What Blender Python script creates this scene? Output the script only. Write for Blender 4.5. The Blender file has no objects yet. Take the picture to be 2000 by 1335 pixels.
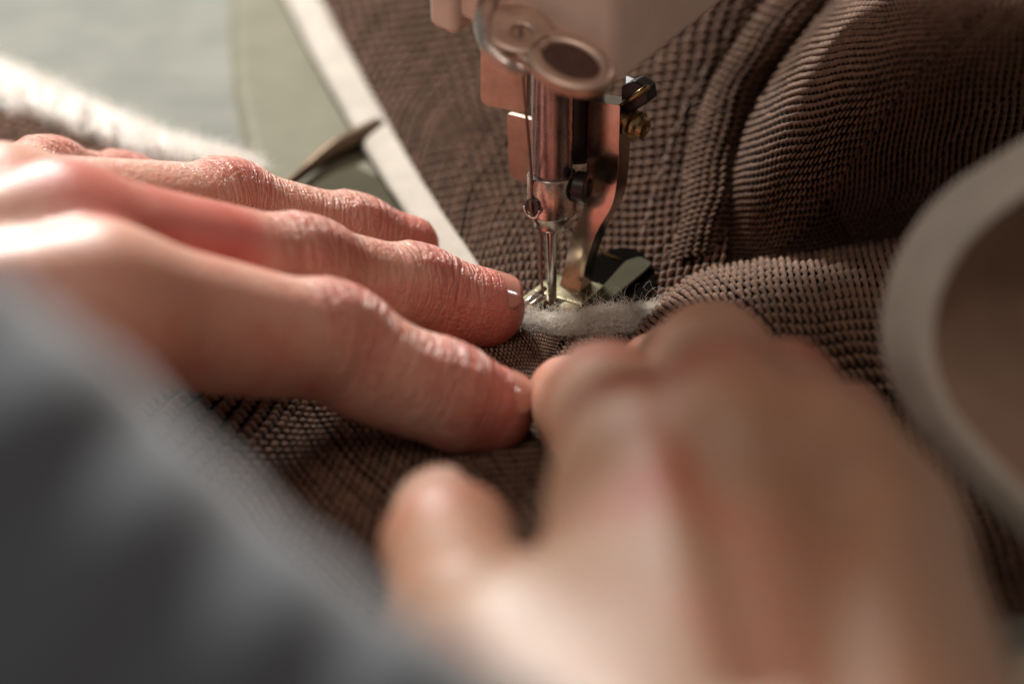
import bpy, math, random
import numpy as np
from mathutils import Vector, Matrix

random.seed(7)
rng = np.random.default_rng(7)
S = 0.001                                   # everything below is written in millimetres
sc = bpy.context.scene
col = sc.collection

# ------------------------------------------------------------------ camera
TH = math.radians(28.0); DIST = 410.0; FPX = 5000.0     # pitch, focus distance, focal length in photo pixels
FW = np.array([0, math.cos(TH), -math.sin(TH)]); UP = np.array([0, math.sin(TH), math.cos(TH)]); RT = np.array([1.0, 0, 0])
def ray(px, py): return FW + (px - 1000) / FPX * RT + (667.5 - py) / FPX * UP
CAM = -DIST * ray(1078, 608)                # the needle point is the origin of the scene
def P(px, py, z):
    d = ray(px, py); return CAM + (z - CAM[2]) / d[2] * d
def PD(px, py, dep):
    return CAM + dep * ray(px, py)
def onplane(px, py, p0, n):
    d = ray(px, py); n = np.asarray(n, float)
    return CAM + np.dot(np.asarray(p0) - CAM, n) / np.dot(d, n) * d

cam = bpy.data.cameras.new('camera'); cam_o = bpy.data.objects.new('camera', cam); col.objects.link(cam_o)
cam_o.location = Vector(CAM * S); cam_o.rotation_euler = (math.radians(90) - TH, 0, 0)
cam.sensor_width = 36.0; cam.lens = 90.0; cam.clip_start = 0.01; cam.clip_end = 20.0
cam.dof.use_dof = True; cam.dof.focus_distance = 0.397; cam.dof.aperture_fstop = 8.2
cam.dof.aperture_blades = 9
sc.camera = cam_o

# ------------------------------------------------------------------ world and lamps
w = bpy.data.worlds.new('World'); sc.world = w; w.use_nodes = True
wn = w.node_tree.nodes; wl = w.node_tree.links
bg = wn['Background']
tc = wn.new('ShaderNodeTexCoord'); mp = wn.new('ShaderNodeSeparateXYZ')
ramp = wn.new('ShaderNodeValToRGB'); ramp.color_ramp.elements[0].color = (0.26, 0.185, 0.155, 1); ramp.color_ramp.elements[1].color = (0.30, 0.30, 0.27, 1)
ramp.color_ramp.elements[0].position = 0.25; ramp.color_ramp.elements[1].position = 0.95
wl.new(tc.outputs['Generated'], mp.inputs[0])
mm = wn.new('ShaderNodeMath'); mm.operation = 'MULTIPLY_ADD'; mm.inputs[1].default_value = -0.35; mm.inputs[2].default_value = 0.5
wl.new(mp.outputs['X'], mm.inputs[0])
m2 = wn.new('ShaderNodeMath'); m2.operation = 'MULTIPLY_ADD'; m2.inputs[1].default_value = 0.3
wl.new(mp.outputs['Y'], m2.inputs[0]); wl.new(mm.outputs[0], m2.inputs[2])
wl.new(m2.outputs[0], ramp.inputs[0]); wl.new(ramp.outputs[0], bg.inputs[0])
bg.inputs[1].default_value = 0.8

def lamp(name, loc, target, size, power, color, sizey=None):
    l = bpy.data.lights.new(name, 'AREA'); l.energy = power; l.color = color; l.size = size * S
    l.shape = 'RECTANGLE' if sizey else 'DISK'
    if sizey: l.size_y = sizey * S
    o = bpy.data.objects.new(name, l); col.objects.link(o)
    o.location = Vector(loc) * S
    o.rotation_euler = (Vector(target) - Vector(loc)).to_track_quat('-Z', 'Y').to_euler()
    return o
lamp('window_light', (-270, 610, 560), (-60, 0, 10), 170, 16.3, (1.0, 0.965, 0.91))
lamp('room_light', (-230, -390, 600), (0, -40, 20), 330, 1.05, (1.0, 0.85, 0.76))  # unseen fill, added to lift the right hand and front cloth
lamp('bench_light', (520, 140, 420), (40, -40, 10), 60, 0.45, (1.0, 0.86, 0.80))  # small unseen fill added on the right

sc.view_settings.view_transform = 'Standard'; sc.view_settings.look = 'None'
sc.view_settings.exposure = 0.0; sc.view_settings.gamma = 1.0; sc.view_settings.use_curve_mapping = False
sc.cycles.use_denoising = True
sc.cycles.max_bounces = 8
sc.cycles.sample_clamp_indirect = 4.0

# ------------------------------------------------------------------ helpers
def props(o, label=None, cat=None, group=None, kind=None):
    if label: o['label'] = label
    if cat: o['category'] = cat
    if group: o['group'] = group
    if kind: o['kind'] = kind
    return o
def empty(name, loc, label, cat, group=None):
    o = bpy.data.objects.new(name, None); col.objects.link(o); o.location = Vector(loc) * S
    o.empty_display_size = 0.01
    return props(o, label, cat, group)
def mesh(name, V, F, mat, parent=None, smooth=True, mats=None, midx=None, attrs=None):
    """V (n,3) in mm, F a list of polygons or an (m,4) array"""
    V = np.asarray(V, dtype=np.float64) * S
    me = bpy.data.meshes.new(name)
    if isinstance(F, np.ndarray):
        k = F.shape[1]; n = len(F)
        me.vertices.add(len(V)); me.vertices.foreach_set('co', V.astype(np.float32).ravel())
        me.loops.add(n * k); me.loops.foreach_set('vertex_index', F.astype(np.int32).ravel())
        me.polygons.add(n); me.polygons.foreach_set('loop_start', np.arange(0, n * k, k, dtype=np.int32))
        me.update(calc_edges=True); me.validate()
    else:
        me.from_pydata(V.tolist(), [], F); me.update()
    for m in (mats or [mat]): me.materials.append(m)
    if midx is not None: me.polygons.foreach_set('material_index', np.asarray(midx, dtype=np.int32))
    if smooth: me.polygons.foreach_set('use_smooth', np.ones(len(me.polygons), dtype=bool))
    for an, av in (attrs or {}).items():
        av = np.asarray(av, dtype=np.float32)
        if av.ndim == 1:
            a = me.attributes.new(an, 'FLOAT', 'POINT'); a.data.foreach_set('value', av)
        else:
            a = me.attributes.new(an, 'FLOAT_VECTOR', 'POINT'); a.data.foreach_set('vector', av.ravel())
    me.update()
    o = bpy.data.objects.new(name, me); col.objects.link(o)
    if parent:
        o.parent = parent
        base = parent; off = Vector((0, 0, 0))
        while base: off += base.location; base = base.parent
        o.location = -off
    return o
def bevel(o, width, seg=2, angle=30):
    b = o.modifiers.new('bevel', 'BEVEL'); b.width = width * S; b.segments = seg; b.limit_method = 'ANGLE'; b.angle_limit = math.radians(angle)
    b.harden_normals = False
    return o
def prism(name, pts, ext, mat, parent=None, bev=0.3, seg=3):
    """extrude an outline of 3-D points by the vector ext"""
    n = len(pts); pts = [np.asarray(p, float) for p in pts]
    V = pts + [p + np.asarray(ext, float) for p in pts]
    F = [list(range(n))[::-1], list(range(n, 2 * n))] + [[i, (i + 1) % n, n + (i + 1) % n, n + i] for i in range(n)]
    o = mesh(name, V, F, mat, parent, smooth=False)
    import bmesh
    bm = bmesh.new(); bm.from_mesh(o.data); bmesh.ops.recalc_face_normals(bm, faces=bm.faces); bm.to_mesh(o.data); bm.free()
    o.data.polygons.foreach_set('use_smooth', np.ones(len(o.data.polygons), dtype=bool))
    if bev: bevel(o, bev, seg)
    wn_ = o.modifiers.new('wn', 'WEIGHTED_NORMAL'); wn_.keep_sharp = True
    return o
def frame_of(t):
    t = t / np.linalg.norm(t)
    a = np.array([0, 0, 1.0]) if abs(t[2]) < 0.9 else np.array([1.0, 0, 0])
    n = np.cross(a, t); n /= np.linalg.norm(n); return n, np.cross(t, n)
def tube_data(pts, rad, k=8, cap=True):
    pts = np.asarray(pts, float); n = len(pts)
    rad = np.broadcast_to(np.asarray(rad, float), (n,))
    T = np.gradient(pts, axis=0); T /= np.linalg.norm(T, axis=1)[:, None] + 1e-12
    N = np.zeros_like(pts); N[0] = frame_of(T[0])[0]
    for i in range(1, n):
        v = N[i - 1] - T[i] * np.dot(N[i - 1], T[i]); N[i] = v / (np.linalg.norm(v) + 1e-12)
    B = np.cross(T, N)
    a = np.arange(k) * 2 * np.pi / k
    V = pts[:, None] + rad[:, None, None] * (np.cos(a)[None, :, None] * N[:, None] + np.sin(a)[None, :, None] * B[:, None])
    V = V.reshape(-1, 3)
    i = np.arange(n - 1)[:, None]; j = np.arange(k)[None]
    F = np.stack([i * k + j, i * k + (j + 1) % k, (i + 1) * k + (j + 1) % k, (i + 1) * k + j], -1).reshape(-1, 4)
    F = F.tolist()
    if cap: F += [list(range(k))[::-1], list(range((n - 1) * k, n * k))]
    return V, F
def tube(name, pts, rad, mat, parent=None, k=10, cap=True, bev=0):
    V, F = tube_data(pts, rad, k, cap)
    o = mesh(name, V, F, mat, parent)
    if bev: bevel(o, bev, 2, 50)
    return o
def lathe(name, p0, axis, prof, mat, parent=None, k=48):
    """prof: (distance along axis, radius)"""
    axis = np.asarray(axis, float); axis /= np.linalg.norm(axis)
    n, b = frame_of(axis); a = np.arange(k) * 2 * np.pi / k
    V = []; F = []
    for s, r in prof:
        V += [np.asarray(p0) + axis * s + r * (math.cos(x) * n + math.sin(x) * b) for x in a]
    m = len(prof)
    for i in range(m - 1):
        for j in range(k): F.append([i * k + j, i * k + (j + 1) % k, (i + 1) * k + (j + 1) % k, (i + 1) * k + j])
    F += [list(range(k))[::-1], list(range((m - 1) * k, m * k))]
    o = mesh(name, V, F, mat, parent)
    e = o.modifiers.new('es', 'EDGE_SPLIT'); e.split_angle = math.radians(38)
    return o

# ------------------------------------------------------------------ materials
def material(name, color, rough=0.5, metal=0.0, spec=0.5, **kw):
    m = bpy.data.materials.new(name); m.use_nodes = True
    b = m.node_tree.nodes['Principled BSDF']
    b.inputs['Base Color'].default_value = (*color, 1); b.inputs['Roughness'].default_value = rough
    b.inputs['Metallic'].default_value = metal; b.inputs['Specular IOR Level'].default_value = spec
    for k, v in kw.items(): b.inputs[k].default_value = v
    return m
def nd(m, t, **kw):
    n = m.node_tree.nodes.new(t)
    for k, v in kw.items(): setattr(n, k, v)
    return n
def ln(m, a, b): m.node_tree.links.new(a, b)
def bsdf(m): return m.node_tree.nodes['Principled BSDF']
def noise(m, vec, scale, detail=4, rough=0.55, dist=0.0):
    n = nd(m, 'ShaderNodeTexNoise'); n.inputs['Scale'].default_value = scale; n.inputs['Detail'].default_value = detail
    n.inputs['Roughness'].default_value = rough; n.inputs['Distortion'].default_value = dist
    if vec is not None: ln(m, vec, n.inputs['Vector'])
    return n.outputs['Fac']
def rampn(m, fac, stops):
    r = nd(m, 'ShaderNodeValToRGB'); e = r.color_ramp.elements
    while len(e) < len(stops): e.new(0.5)
    for x, (p, c) in zip(e, stops): x.position = p; x.color = (*c, 1) if len(c) == 3 else c
    ln(m, fac, r.inputs[0]); return r.outputs[0]
def math_(m, op, a, b=None, c=None):
    n = nd(m, 'ShaderNodeMath', operation=op)
    for i, x in enumerate((a, b, c)):
        if x is None: continue
        if isinstance(x, (int, float)): n.inputs[i].default_value = x
        else: ln(m, x, n.inputs[i])
    return n.outputs[0]
def bump(m, h, strength=0.3, dist=0.1, normal=None):
    b = nd(m, 'ShaderNodeBump'); b.inputs['Strength'].default_value = strength; b.inputs['Distance'].default_value = dist * S
    ln(m, h, b.inputs['Height'])
    if normal is not None: ln(m, normal, b.inputs['Normal'])
    return b.outputs['Normal']
def objvec(m, sx=1, sy=1, sz=1):
    t = nd(m, 'ShaderNodeTexCoord'); mp = nd(m, 'ShaderNodeMapping')
    mp.inputs['Scale'].default_value = (sx * 1000, sy * 1000, sz * 1000)      # noise scale is then per millimetre
    ln(m, t.outputs['Object'], mp.inputs[0]); return mp.outputs[0]

def yarn_material(name, dark, light, sheen=0.0, spec=0.05):
    m = material(name, light, 0.72, 0, spec)
    at = nd(m, 'ShaderNodeAttribute', attribute_name='yarn'); sp = nd(m, 'ShaderNodeSeparateXYZ'); ln(m, at.outputs['Vector'], sp.inputs[0])
    # plied fibres: diagonal streaks round the yarn
    cmb = nd(m, 'ShaderNodeCombineXYZ')
    tw = math_(m, 'MULTIPLY_ADD', sp.outputs['X'], 1.1, sp.outputs['Y'])
    ln(m, math_(m, 'MULTIPLY', tw, 7.0), cmb.inputs[0]); ln(m, math_(m, 'MULTIPLY', sp.outputs['X'], 0.7), cmb.inputs[1]); ln(m, math_(m, 'MULTIPLY', sp.outputs['Z'], 31.0), cmb.inputs[2])
    fib = noise(m, cmb.outputs[0], 1.0, 3, 0.6)
    big = noise(m, objvec(m), 0.85, 3, 0.7)
    cell = nd(m, 'ShaderNodeCombineXYZ'); ln(m, math_(m, 'ROUND', math_(m, 'MULTIPLY', sp.outputs['X'], 0.5)), cell.inputs[0]); ln(m, sp.outputs['Z'], cell.inputs[1])
    wno = nd(m, 'ShaderNodeTexWhiteNoise', noise_dimensions='2D'); ln(m, cell.outputs[0], wno.inputs['Vector'])
    f = math_(m, 'MULTIPLY_ADD', fib, 0.60, math_(m, 'MULTIPLY', big, 0.42))
    f = math_(m, 'MULTIPLY_ADD', math_(m, 'SUBTRACT', wno.outputs['Value'], 0.5), 0.13, f)
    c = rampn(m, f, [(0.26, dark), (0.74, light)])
    ln(m, c, bsdf(m).inputs['Base Color'])
    ln(m, bump(m, fib, 0.55, 0.10), bsdf(m).inputs['Normal'])
    bsdf(m).inputs['Sheen Weight'].default_value = sheen; bsdf(m).inputs['Sheen Roughness'].default_value = 0.4
    bsdf(m).inputs['Sheen Tint'].default_value = (0.95, 0.88, 0.86, 1)
    return m
M = {}
M['warp'] = yarn_material('warp_yarn', (0.036, 0.020, 0.014), (0.265, 0.155, 0.104), 0.06, 0.14)
M['weft'] = yarn_material('weft_yarn', (0.004, 0.003, 0.0025), (0.011, 0.007, 0.0055))  # weft painted near black to put gap shade into the weave
M['backing'] = material('cloth_backing', (0.006, 0.004, 0.0035), 0.95, 0, 0.02)  # near-black colour standing in for shade between the yarns

def metal_material(name, color, rough, scratch=0.08, grain=(1, 1, 1), metal=1.0, pits=0.0):
    m = material(name, color, rough, metal)
    v = objvec(m, *grain)
    n1 = noise(m, v, 2.2, 6, 0.65); n2 = noise(m, objvec(m), 0.35, 3)
    r = math_(m, 'MULTIPLY_ADD', n1, scratch * 2, rough - scratch)
    r = math_(m, 'MULTIPLY_ADD', n2, 0.16, math_(m, 'SUBTRACT', r, 0.06))
    ln(m, r, bsdf(m).inputs['Roughness'])
    dk = tuple(c * 0.72 for c in color)
    ln(m, rampn(m, n2, [(0.3, dk), (0.65, color)]), bsdf(m).inputs['Base Color'])
    ln(m, bump(m, n1, 0.12 + pits, 0.05), bsdf(m).inputs['Normal'])
    return m
M['steel'] = metal_material('plated_steel', (0.62, 0.53, 0.48), 0.24, 0.07)
M['foot'] = metal_material('presser_foot_steel', (0.60, 0.49, 0.42), 0.17, 0.05, pits=0.0)
M['bar'] = metal_material('polished_bar', (0.40, 0.335, 0.345), 0.26, 0.04, (1, 1, 0.05))
M['needle'] = metal_material('needle_steel', (0.62, 0.58, 0.55), 0.16, 0.03, (1, 1, 0.1))
M['brass'] = metal_material('brass_screw', (0.40, 0.31, 0.16), 0.26, 0.06)
M['black'] = material('black_steel', (0.018, 0.016, 0.018), 0.32, 0.0, 0.5)
M['plate'] = metal_material('satin_plate', (0.66, 0.50, 0.41), 0.42, 0.06, pits=0.15)
m = M['head'] = material('machine_paint', (0.52, 0.40, 0.33), 0.42, 0.0)  # grey paint; the skin's pink reflection is put into this warm tint
nz = noise(m, objvec(m), 0.08, 4); ln(m, rampn(m, nz, [(0.3, (0.58, 0.45, 0.37)), (0.7, (0.68, 0.54, 0.45))]), bsdf(m).inputs['Base Color'])
ln(m, bump(m, noise(m, objvec(m), 1.2, 3), 0.1, 0.05), bsdf(m).inputs['Normal'])

def cloth_white(name, color):
    m = material(name, color, 0.9, 0, 0.1)
    n = noise(m, objvec(m), 0.9, 5, 0.7); n3 = noise(m, objvec(m), 0.12, 2)
    ln(m, rampn(m, n3, [(0.35, tuple(c * 0.86 for c in color)), (0.65, color)]), bsdf(m).inputs['Base Color'])
    ln(m, bump(m, n, 0.5, 0.25), bsdf(m).inputs['Normal'])
    bsdf(m).inputs['Subsurface Weight'].default_value = 0.25; bsdf(m).inputs['Subsurface Radius'].default_value = (0.002, 0.002, 0.002); bsdf(m).inputs['Subsurface Scale'].default_value = 1.0
    return m
M['tape'] = cloth_white('felt_tape', (0.45, 0.415, 0.365))
m = M['tape']
sv = nd(m, 'ShaderNodeTexVoronoi'); sv.inputs['Scale'].default_value = 0.085; ln(m, objvec(m), sv.inputs['Vector'])
M['wool'] = cloth_white('wool_wadding', (0.90, 0.88, 0.84))
M['fibre'] = material('wool_fibre', (0.92, 0.90, 0.86), 0.6, 0, 0.3, **{'Subsurface Weight': 0.5, 'Subsurface Scale': 0.001, 'Sheen Weight': 0.3})
M['seam_thread'] = material('seam_thread', (0.20, 0.125, 0.09), 0.6, 0, 0.3)
M['lint'] = cloth_white('lint_wool', (0.58, 0.535, 0.46))  # darker copy of the wool, with the tuft's shade in its colour
M['lint_fibre'] = material('lint_fibre', (0.82, 0.78, 0.70), 0.6, 0, 0.3)  # fibre copy dulled for the same painted shade
M['stray'] = material('stray_fibre', (0.34, 0.24, 0.18), 0.6, 0, 0.3)
M['thread'] = material('brown_thread', (0.20, 0.095, 0.065), 0.55, 0, 0.4)

def skin_material(name, base, flush, pale):
    m = material(name, base, 0.42, 0, 0.5)
    b = bsdf(m)
    b.inputs['Subsurface Weight'].default_value = 0.85; b.inputs['Subsurface Scale'].default_value = 0.0022
    b.inputs['Subsurface Radius'].default_value = (1.0, 0.36, 0.2)
    at = nd(m, 'ShaderNodeAttribute', attribute_name='skin'); sp = nd(m, 'ShaderNodeSeparateXYZ'); ln(m, at.outputs['Vector'], sp.inputs[0])
    al, ar = sp.outputs['X'], sp.outputs['Y']            # millimetres along the finger, millimetres round it
    fl = nd(m, 'ShaderNodeAttribute', attribute_name='flush').outputs['Fac']
    wr = nd(m, 'ShaderNodeAttribute', attribute_name='wrinkle').outputs['Fac']
    # transverse wrinkles
    def co(sa, sr, seed):
        c = nd(m, 'ShaderNodeCombineXYZ'); ln(m, math_(m, 'MULTIPLY', al, sa), c.inputs[0]); ln(m, math_(m, 'MULTIPLY', ar, sr), c.inputs[1]); ln(m, math_(m, 'MULTIPLY_ADD', sp.outputs['Z'], 7.3, seed), c.inputs[2])
        return c.outputs[0]
    def crease(vec, scale, dist):
        n = noise(m, vec, scale, 2, 0.5, dist)
        return math_(m, 'MINIMUM', math_(m, 'MULTIPLY', math_(m, 'ABSOLUTE', math_(m, 'SUBTRACT', n, 0.5)), 9.0), 1.0)
    of = nd(m, 'ShaderNodeAttribute', attribute_name='on_finger').outputs['Fac']
    t1 = crease(co(1.0, 0.16, 0.0), 0.75, 0.6)            # long lines across the finger
    t2 = crease(co(0.75, 0.55, 4.0), 1.35, 0.4)           # finer diamond lines
    t3 = crease(co(0.45, 0.9, 9.0), 1.0, 0.4)
    vo = nd(m, 'ShaderNodeTexVoronoi', feature='DISTANCE_TO_EDGE'); vo.inputs['Scale'].default_value = 1.25; ln(m, objvec(m), vo.inputs['Vector'])
    v1 = math_(m, 'MINIMUM', math_(m, 'MULTIPLY', vo.outputs['Distance'], 5.0), 1.0)
    pores = noise(m, objvec(m), 2.6, 3, 0.6)
    h = math_(m, 'MULTIPLY', t1, math_(m, 'MULTIPLY_ADD', wr, 2.0, 0.24))
    h = math_(m, 'ADD', h, math_(m, 'MULTIPLY', t2, math_(m, 'MULTIPLY_ADD', wr, 0.4, 0.24)))
    h = math_(m, 'ADD', h, math_(m, 'MULTIPLY', t3, 0.28))
    t4 = crease(co(0.5, 0.05, 13.0), 0.9, 0.5)          # the deep folds over the joints
    h = math_(m, 'ADD', h, math_(m, 'MULTIPLY', t4, math_(m, 'MULTIPLY', wr, 2.6)))
    h = math_(m, 'MULTIPLY', h, of)
    h = math_(m, 'ADD', h, math_(m, 'MULTIPLY', v1, 0.12))
    h = math_(m, 'ADD', h, math_(m, 'MULTIPLY', pores, 0.22))
    ln(m, bump(m, h, 0.9, 0.27), b.inputs['Normal'])
    mott = noise(m, objvec(m), 0.16, 4, 0.6)
    f = math_(m, 'MULTIPLY_ADD', mott, 0.9, math_(m, 'SUBTRACT', fl, 0.45))
    c = rampn(m, f, [(0.0, pale), (0.35, base), (1.0, flush)])
    ln(m, c, b.inputs['Base Color'])
    ro = math_(m, 'MULTIPLY_ADD', noise(m, objvec(m), 1.3, 3), 0.16, 0.36)
    ln(m, ro, b.inputs['Roughness'])
    return m
M['skin'] = skin_material('skin', (0.55, 0.195, 0.15), (0.47, 0.085, 0.065), (0.60, 0.33, 0.25))  # backlight glowing red through the fingers is put into this colour
M['skin_tan'] = skin_material('skin_tanned', (0.43, 0.195, 0.125), (0.42, 0.075, 0.055), (0.40, 0.24, 0.155))  # same skin, yellower copy painted for the hand out of the backlight
M['thumbnail'] = material('thumbnail', (0.52, 0.33, 0.25), 0.14, 0, 0.5, **{'Subsurface Weight': 0.4, 'Subsurface Scale': 0.0012, 'Coat Weight': 0.4, 'Coat Roughness': 0.08})
M['nail'] = material('nail', (0.50, 0.23, 0.17), 0.15, 0, 0.5, **{'Subsurface Weight': 0.6, 'Subsurface Scale': 0.0012, 'Coat Weight': 0.25})

m = M['table'] = material('table_enamel', (0.40, 0.42, 0.37), 0.30, 0, 0.08)
tn = noise(m, objvec(m), 0.03, 5, 0.6)
ln(m, rampn(m, tn, [(0.32, (0.115, 0.122, 0.103)), (0.68, (0.205, 0.21, 0.182))]), bsdf(m).inputs['Base Color'])
ln(m, rampn(m, noise(m, objvec(m), 0.05, 5, 0.7), [(0.3, (0.42,) * 3), (0.7, (0.6,) * 3)]), bsdf(m).inputs['Roughness'])
m = M['bed'] = material('bed_enamel', (0.30, 0.285, 0.19), 0.55, 0, 0.08)
ln(m, rampn(m, noise(m, objvec(m), 0.05, 5, 0.65), [(0.3, (0.125, 0.12, 0.082)), (0.7, (0.17, 0.162, 0.115))]), bsdf(m).inputs['Base Color'])
M['slide'] = metal_material('slide_plate', (0.060, 0.054, 0.032), 0.7, 0.1, metal=0.0, pits=0.4)
M['slide'].node_tree.nodes['Principled BSDF'].inputs['Specular IOR Level'].default_value = 0.04
M['socket'] = metal_material('dark_socket', (0.16, 0.10, 0.085), 0.4, 0.1)  # dark brown painted for the shade inside the guide hole
M['cap'] = metal_material('cap_steel', (0.16, 0.165, 0.17), 0.6, 0.1, metal=0.3)
M['void'] = material('dark_slot', (0.004, 0.0035, 0.003), 0.95, 0, 0.0)  # near black painted for shade in the cloth gap
M['bronze'] = metal_material('dark_bronze', (0.10, 0.066, 0.04), 0.38, 0.08)
m = M['sleeve'] = material('sleeve_cloth', (0.070, 0.084, 0.100), 0.85, 0, 0.2, **{'Sheen Weight': 0.5, 'Sheen Roughness': 0.45})
ln(m, bump(m, noise(m, objvec(m, 1, 1, 1), 1.4, 3), 0.4, 0.3), bsdf(m).inputs['Normal'])
m = M['lining'] = material('loop_cloth', (0.25, 0.175, 0.13), 0.85, 0, 0.15)
ln(m, rampn(m, noise(m, objvec(m), 0.06, 3), [(0.3, (0.20, 0.128, 0.09)), (0.7, (0.27, 0.18, 0.13))]), bsdf(m).inputs['Base Color'])
ln(m, bump(m, noise(m, objvec(m), 1.3, 2), 0.5, 0.3), bsdf(m).inputs['Normal'])

# ------------------------------------------------------------------ cloth: real woven yarns on a curved sheet
def cr(p, t):                                   # catmull-rom along axis 0, t in [0, n-1]
    n = len(p); pe = np.concatenate([[2 * p[0] - p[1]], p, [2 * p[-1] - p[-2]]])
    i = np.clip(np.floor(t).astype(int), 0, n - 2); f = (t - i)
    f = f.reshape(f.shape + (1,) * (p.ndim - 1))
    a, b, c, d = pe[i], pe[i + 1], pe[i + 2], pe[i + 3]
    return 0.5 * (2 * b + (c - a) * f + (2 * a - 5 * b + 4 * c - d) * f ** 2 + (3 * b - a - 3 * c + d) * f ** 3)
class Sheet:
    def __init__(self, ctrl):                   # ctrl[v][u] = (px, py, z)
        g = np.array([[P(*c) for c in row] for row in ctrl])
        R, C = g.shape[:2]
        tv = np.linspace(0, R - 1, 61); gv = cr(g, tv)
        tu = np.linspace(0, C - 1, 81); gu = cr(gv.transpose(1, 0, 2), tu).transpose(1, 0, 2)
        self.g = gu                             # (61,81,3) dense grid, bilinear below
    def __call__(self, u, v):                   # u, v in 0..1
        U = np.clip(u, -0.02, 1.02) * 80; V = np.clip(v, -0.02, 1.02) * 60
        i = np.clip(np.floor(V).astype(int), 0, 59); j = np.clip(np.floor(U).astype(int), 0, 79)
        a = (V - i)[..., None]; b = (U - j)[..., None]; g = self.g
        # smooth weights keep the yarns free of kinks
        return g[i, j] * (1 - a) * (1 - b) + g[i + 1, j] * a * (1 - b) + g[i, j + 1] * (1 - a) * b + g[i + 1, j + 1] * a * b
def woven(name, sheet, nu, nv, parent, keep=None, k=8, step=6, thick=1.0, wob=0.25):
    VV, FF, MI, AT = [], [], [], []; base = 0
    ph = rng.uniform(0, 6.28, 6)
    def surf(i, j):
        ii = i + wob * np.sin(j * 0.21 + ph[0]) + wob * 0.5 * np.sin(j * 0.63 + i * 0.1 + ph[1])
        jj = j + wob * np.sin(i * 0.17 + ph[2]) + wob * 0.5 * np.sin(i * 0.55 + j * 0.13 + ph[3])
        return sheet(ii / nu, jj / nv)
    for kind in (0, 1):
        rngc = range(-nv, nu + 1) if kind == 0 else range(0, nu + nv + 1)
        for c in rngc:
            if kind == 0: lo, hi = max(0, c), min(nu, nv + c)        # (i, j) = (s, s - c)
            else: lo, hi = max(0, c - nv), min(nu, c)                # (i, j) = (s, c - s)
            if hi - lo < 1: continue
            s = np.linspace(lo, hi, (hi - lo) * step + 1)
            i = s; j = s - c if kind == 0 else c - s
            jit = rng.normal(0, 0.035)
            e = 0.2
            X = surf(i + jit, j - jit if kind == 0 else j + jit)
            Xi = (surf(i + e, j) - surf(i - e, j)) / (2 * e); Xj = (surf(i, j + e) - surf(i, j - e)) / (2 * e)
            N = np.cross(Xi, Xj); area = np.linalg.norm(N, axis=1); N = N / (area[:, None] + 1e-9)
            if N[:, 2].mean() < 0 : N = -N
            T = Xi + Xj if kind == 0 else Xi - Xj
            ds = np.linalg.norm(T, axis=1); sp_ = area / (ds + 1e-9); sz = np.sqrt(area)
            B = np.cross(N, T); B /= np.linalg.norm(B, axis=1)[:, None] + 1e-9
            rn = np.interp(s, np.arange(lo - 1, hi + 2), rng.normal(0, 0.10, hi - lo + 3))
            if kind == 0:
                h = sz * (0.25 * np.cos(2 * np.pi * s) + 0.05) * thick
                hw = sp_ * (0.335 + 0.085 * np.cos(2 * np.pi * s)) * (1 + rn); hh = sz * 0.235 * (1 + rn) * thick
            else:
                h = -sz * (0.13 * np.cos(2 * np.pi * s) + 0.12) * thick
                hw = sp_ * 0.27 * (1 + rn); hh = sz * 0.17 * (1 + rn) * thick
            a = np.arange(k) * 2 * np.pi / k
            V = (X + N * h[:, None])[:, None] + hw[:, None, None] * np.cos(a)[None, :, None] * B[:, None] + hh[:, None, None] * np.sin(a)[None, :, None] * N[:, None]
            n = len(s)
            q = np.arange(n - 1)[:, None]; l = np.arange(k)[None]
            F = np.stack([q * k + l, q * k + (l + 1) % k, (q + 1) * k + (l + 1) % k, (q + 1) * k + l], -1)
            if keep is not None:
                ok = keep(i / nu, j / nv); okq = ok[:-1] & ok[1:]; F = F[okq]
            F = F.reshape(-1, 4)
            if not len(F): continue
            at = np.zeros((n, k, 3)); at[..., 0] = s[:, None] * 2.0; at[..., 1] = (np.minimum(a, 2 * np.pi - a))[None]; at[..., 2] = rng.uniform(0, 3)
            VV.append(V.reshape(-1, 3)); FF.append(F + base); MI.append(np.full(len(F), kind)); AT.append(at.reshape(-1, 3)); base += n * k
    # dark sheet added under the yarns to shade the gaps
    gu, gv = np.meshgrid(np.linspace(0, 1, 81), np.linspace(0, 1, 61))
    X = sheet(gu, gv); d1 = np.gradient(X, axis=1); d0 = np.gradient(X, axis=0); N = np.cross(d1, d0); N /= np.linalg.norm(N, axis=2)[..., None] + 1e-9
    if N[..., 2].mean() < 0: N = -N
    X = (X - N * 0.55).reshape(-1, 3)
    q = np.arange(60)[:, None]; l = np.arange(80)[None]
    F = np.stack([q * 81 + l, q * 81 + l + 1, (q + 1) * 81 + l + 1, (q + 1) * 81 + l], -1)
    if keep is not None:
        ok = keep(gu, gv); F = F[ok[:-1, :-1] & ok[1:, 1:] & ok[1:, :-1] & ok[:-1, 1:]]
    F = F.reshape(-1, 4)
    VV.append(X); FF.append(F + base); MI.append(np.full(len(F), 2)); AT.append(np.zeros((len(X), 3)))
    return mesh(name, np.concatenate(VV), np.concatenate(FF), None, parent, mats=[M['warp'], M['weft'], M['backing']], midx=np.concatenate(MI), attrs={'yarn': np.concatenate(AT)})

garment = empty('garment', (0, 0, 0), 'brown woven garment piece with white edge tape being sewn under the needle', 'garment')

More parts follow.
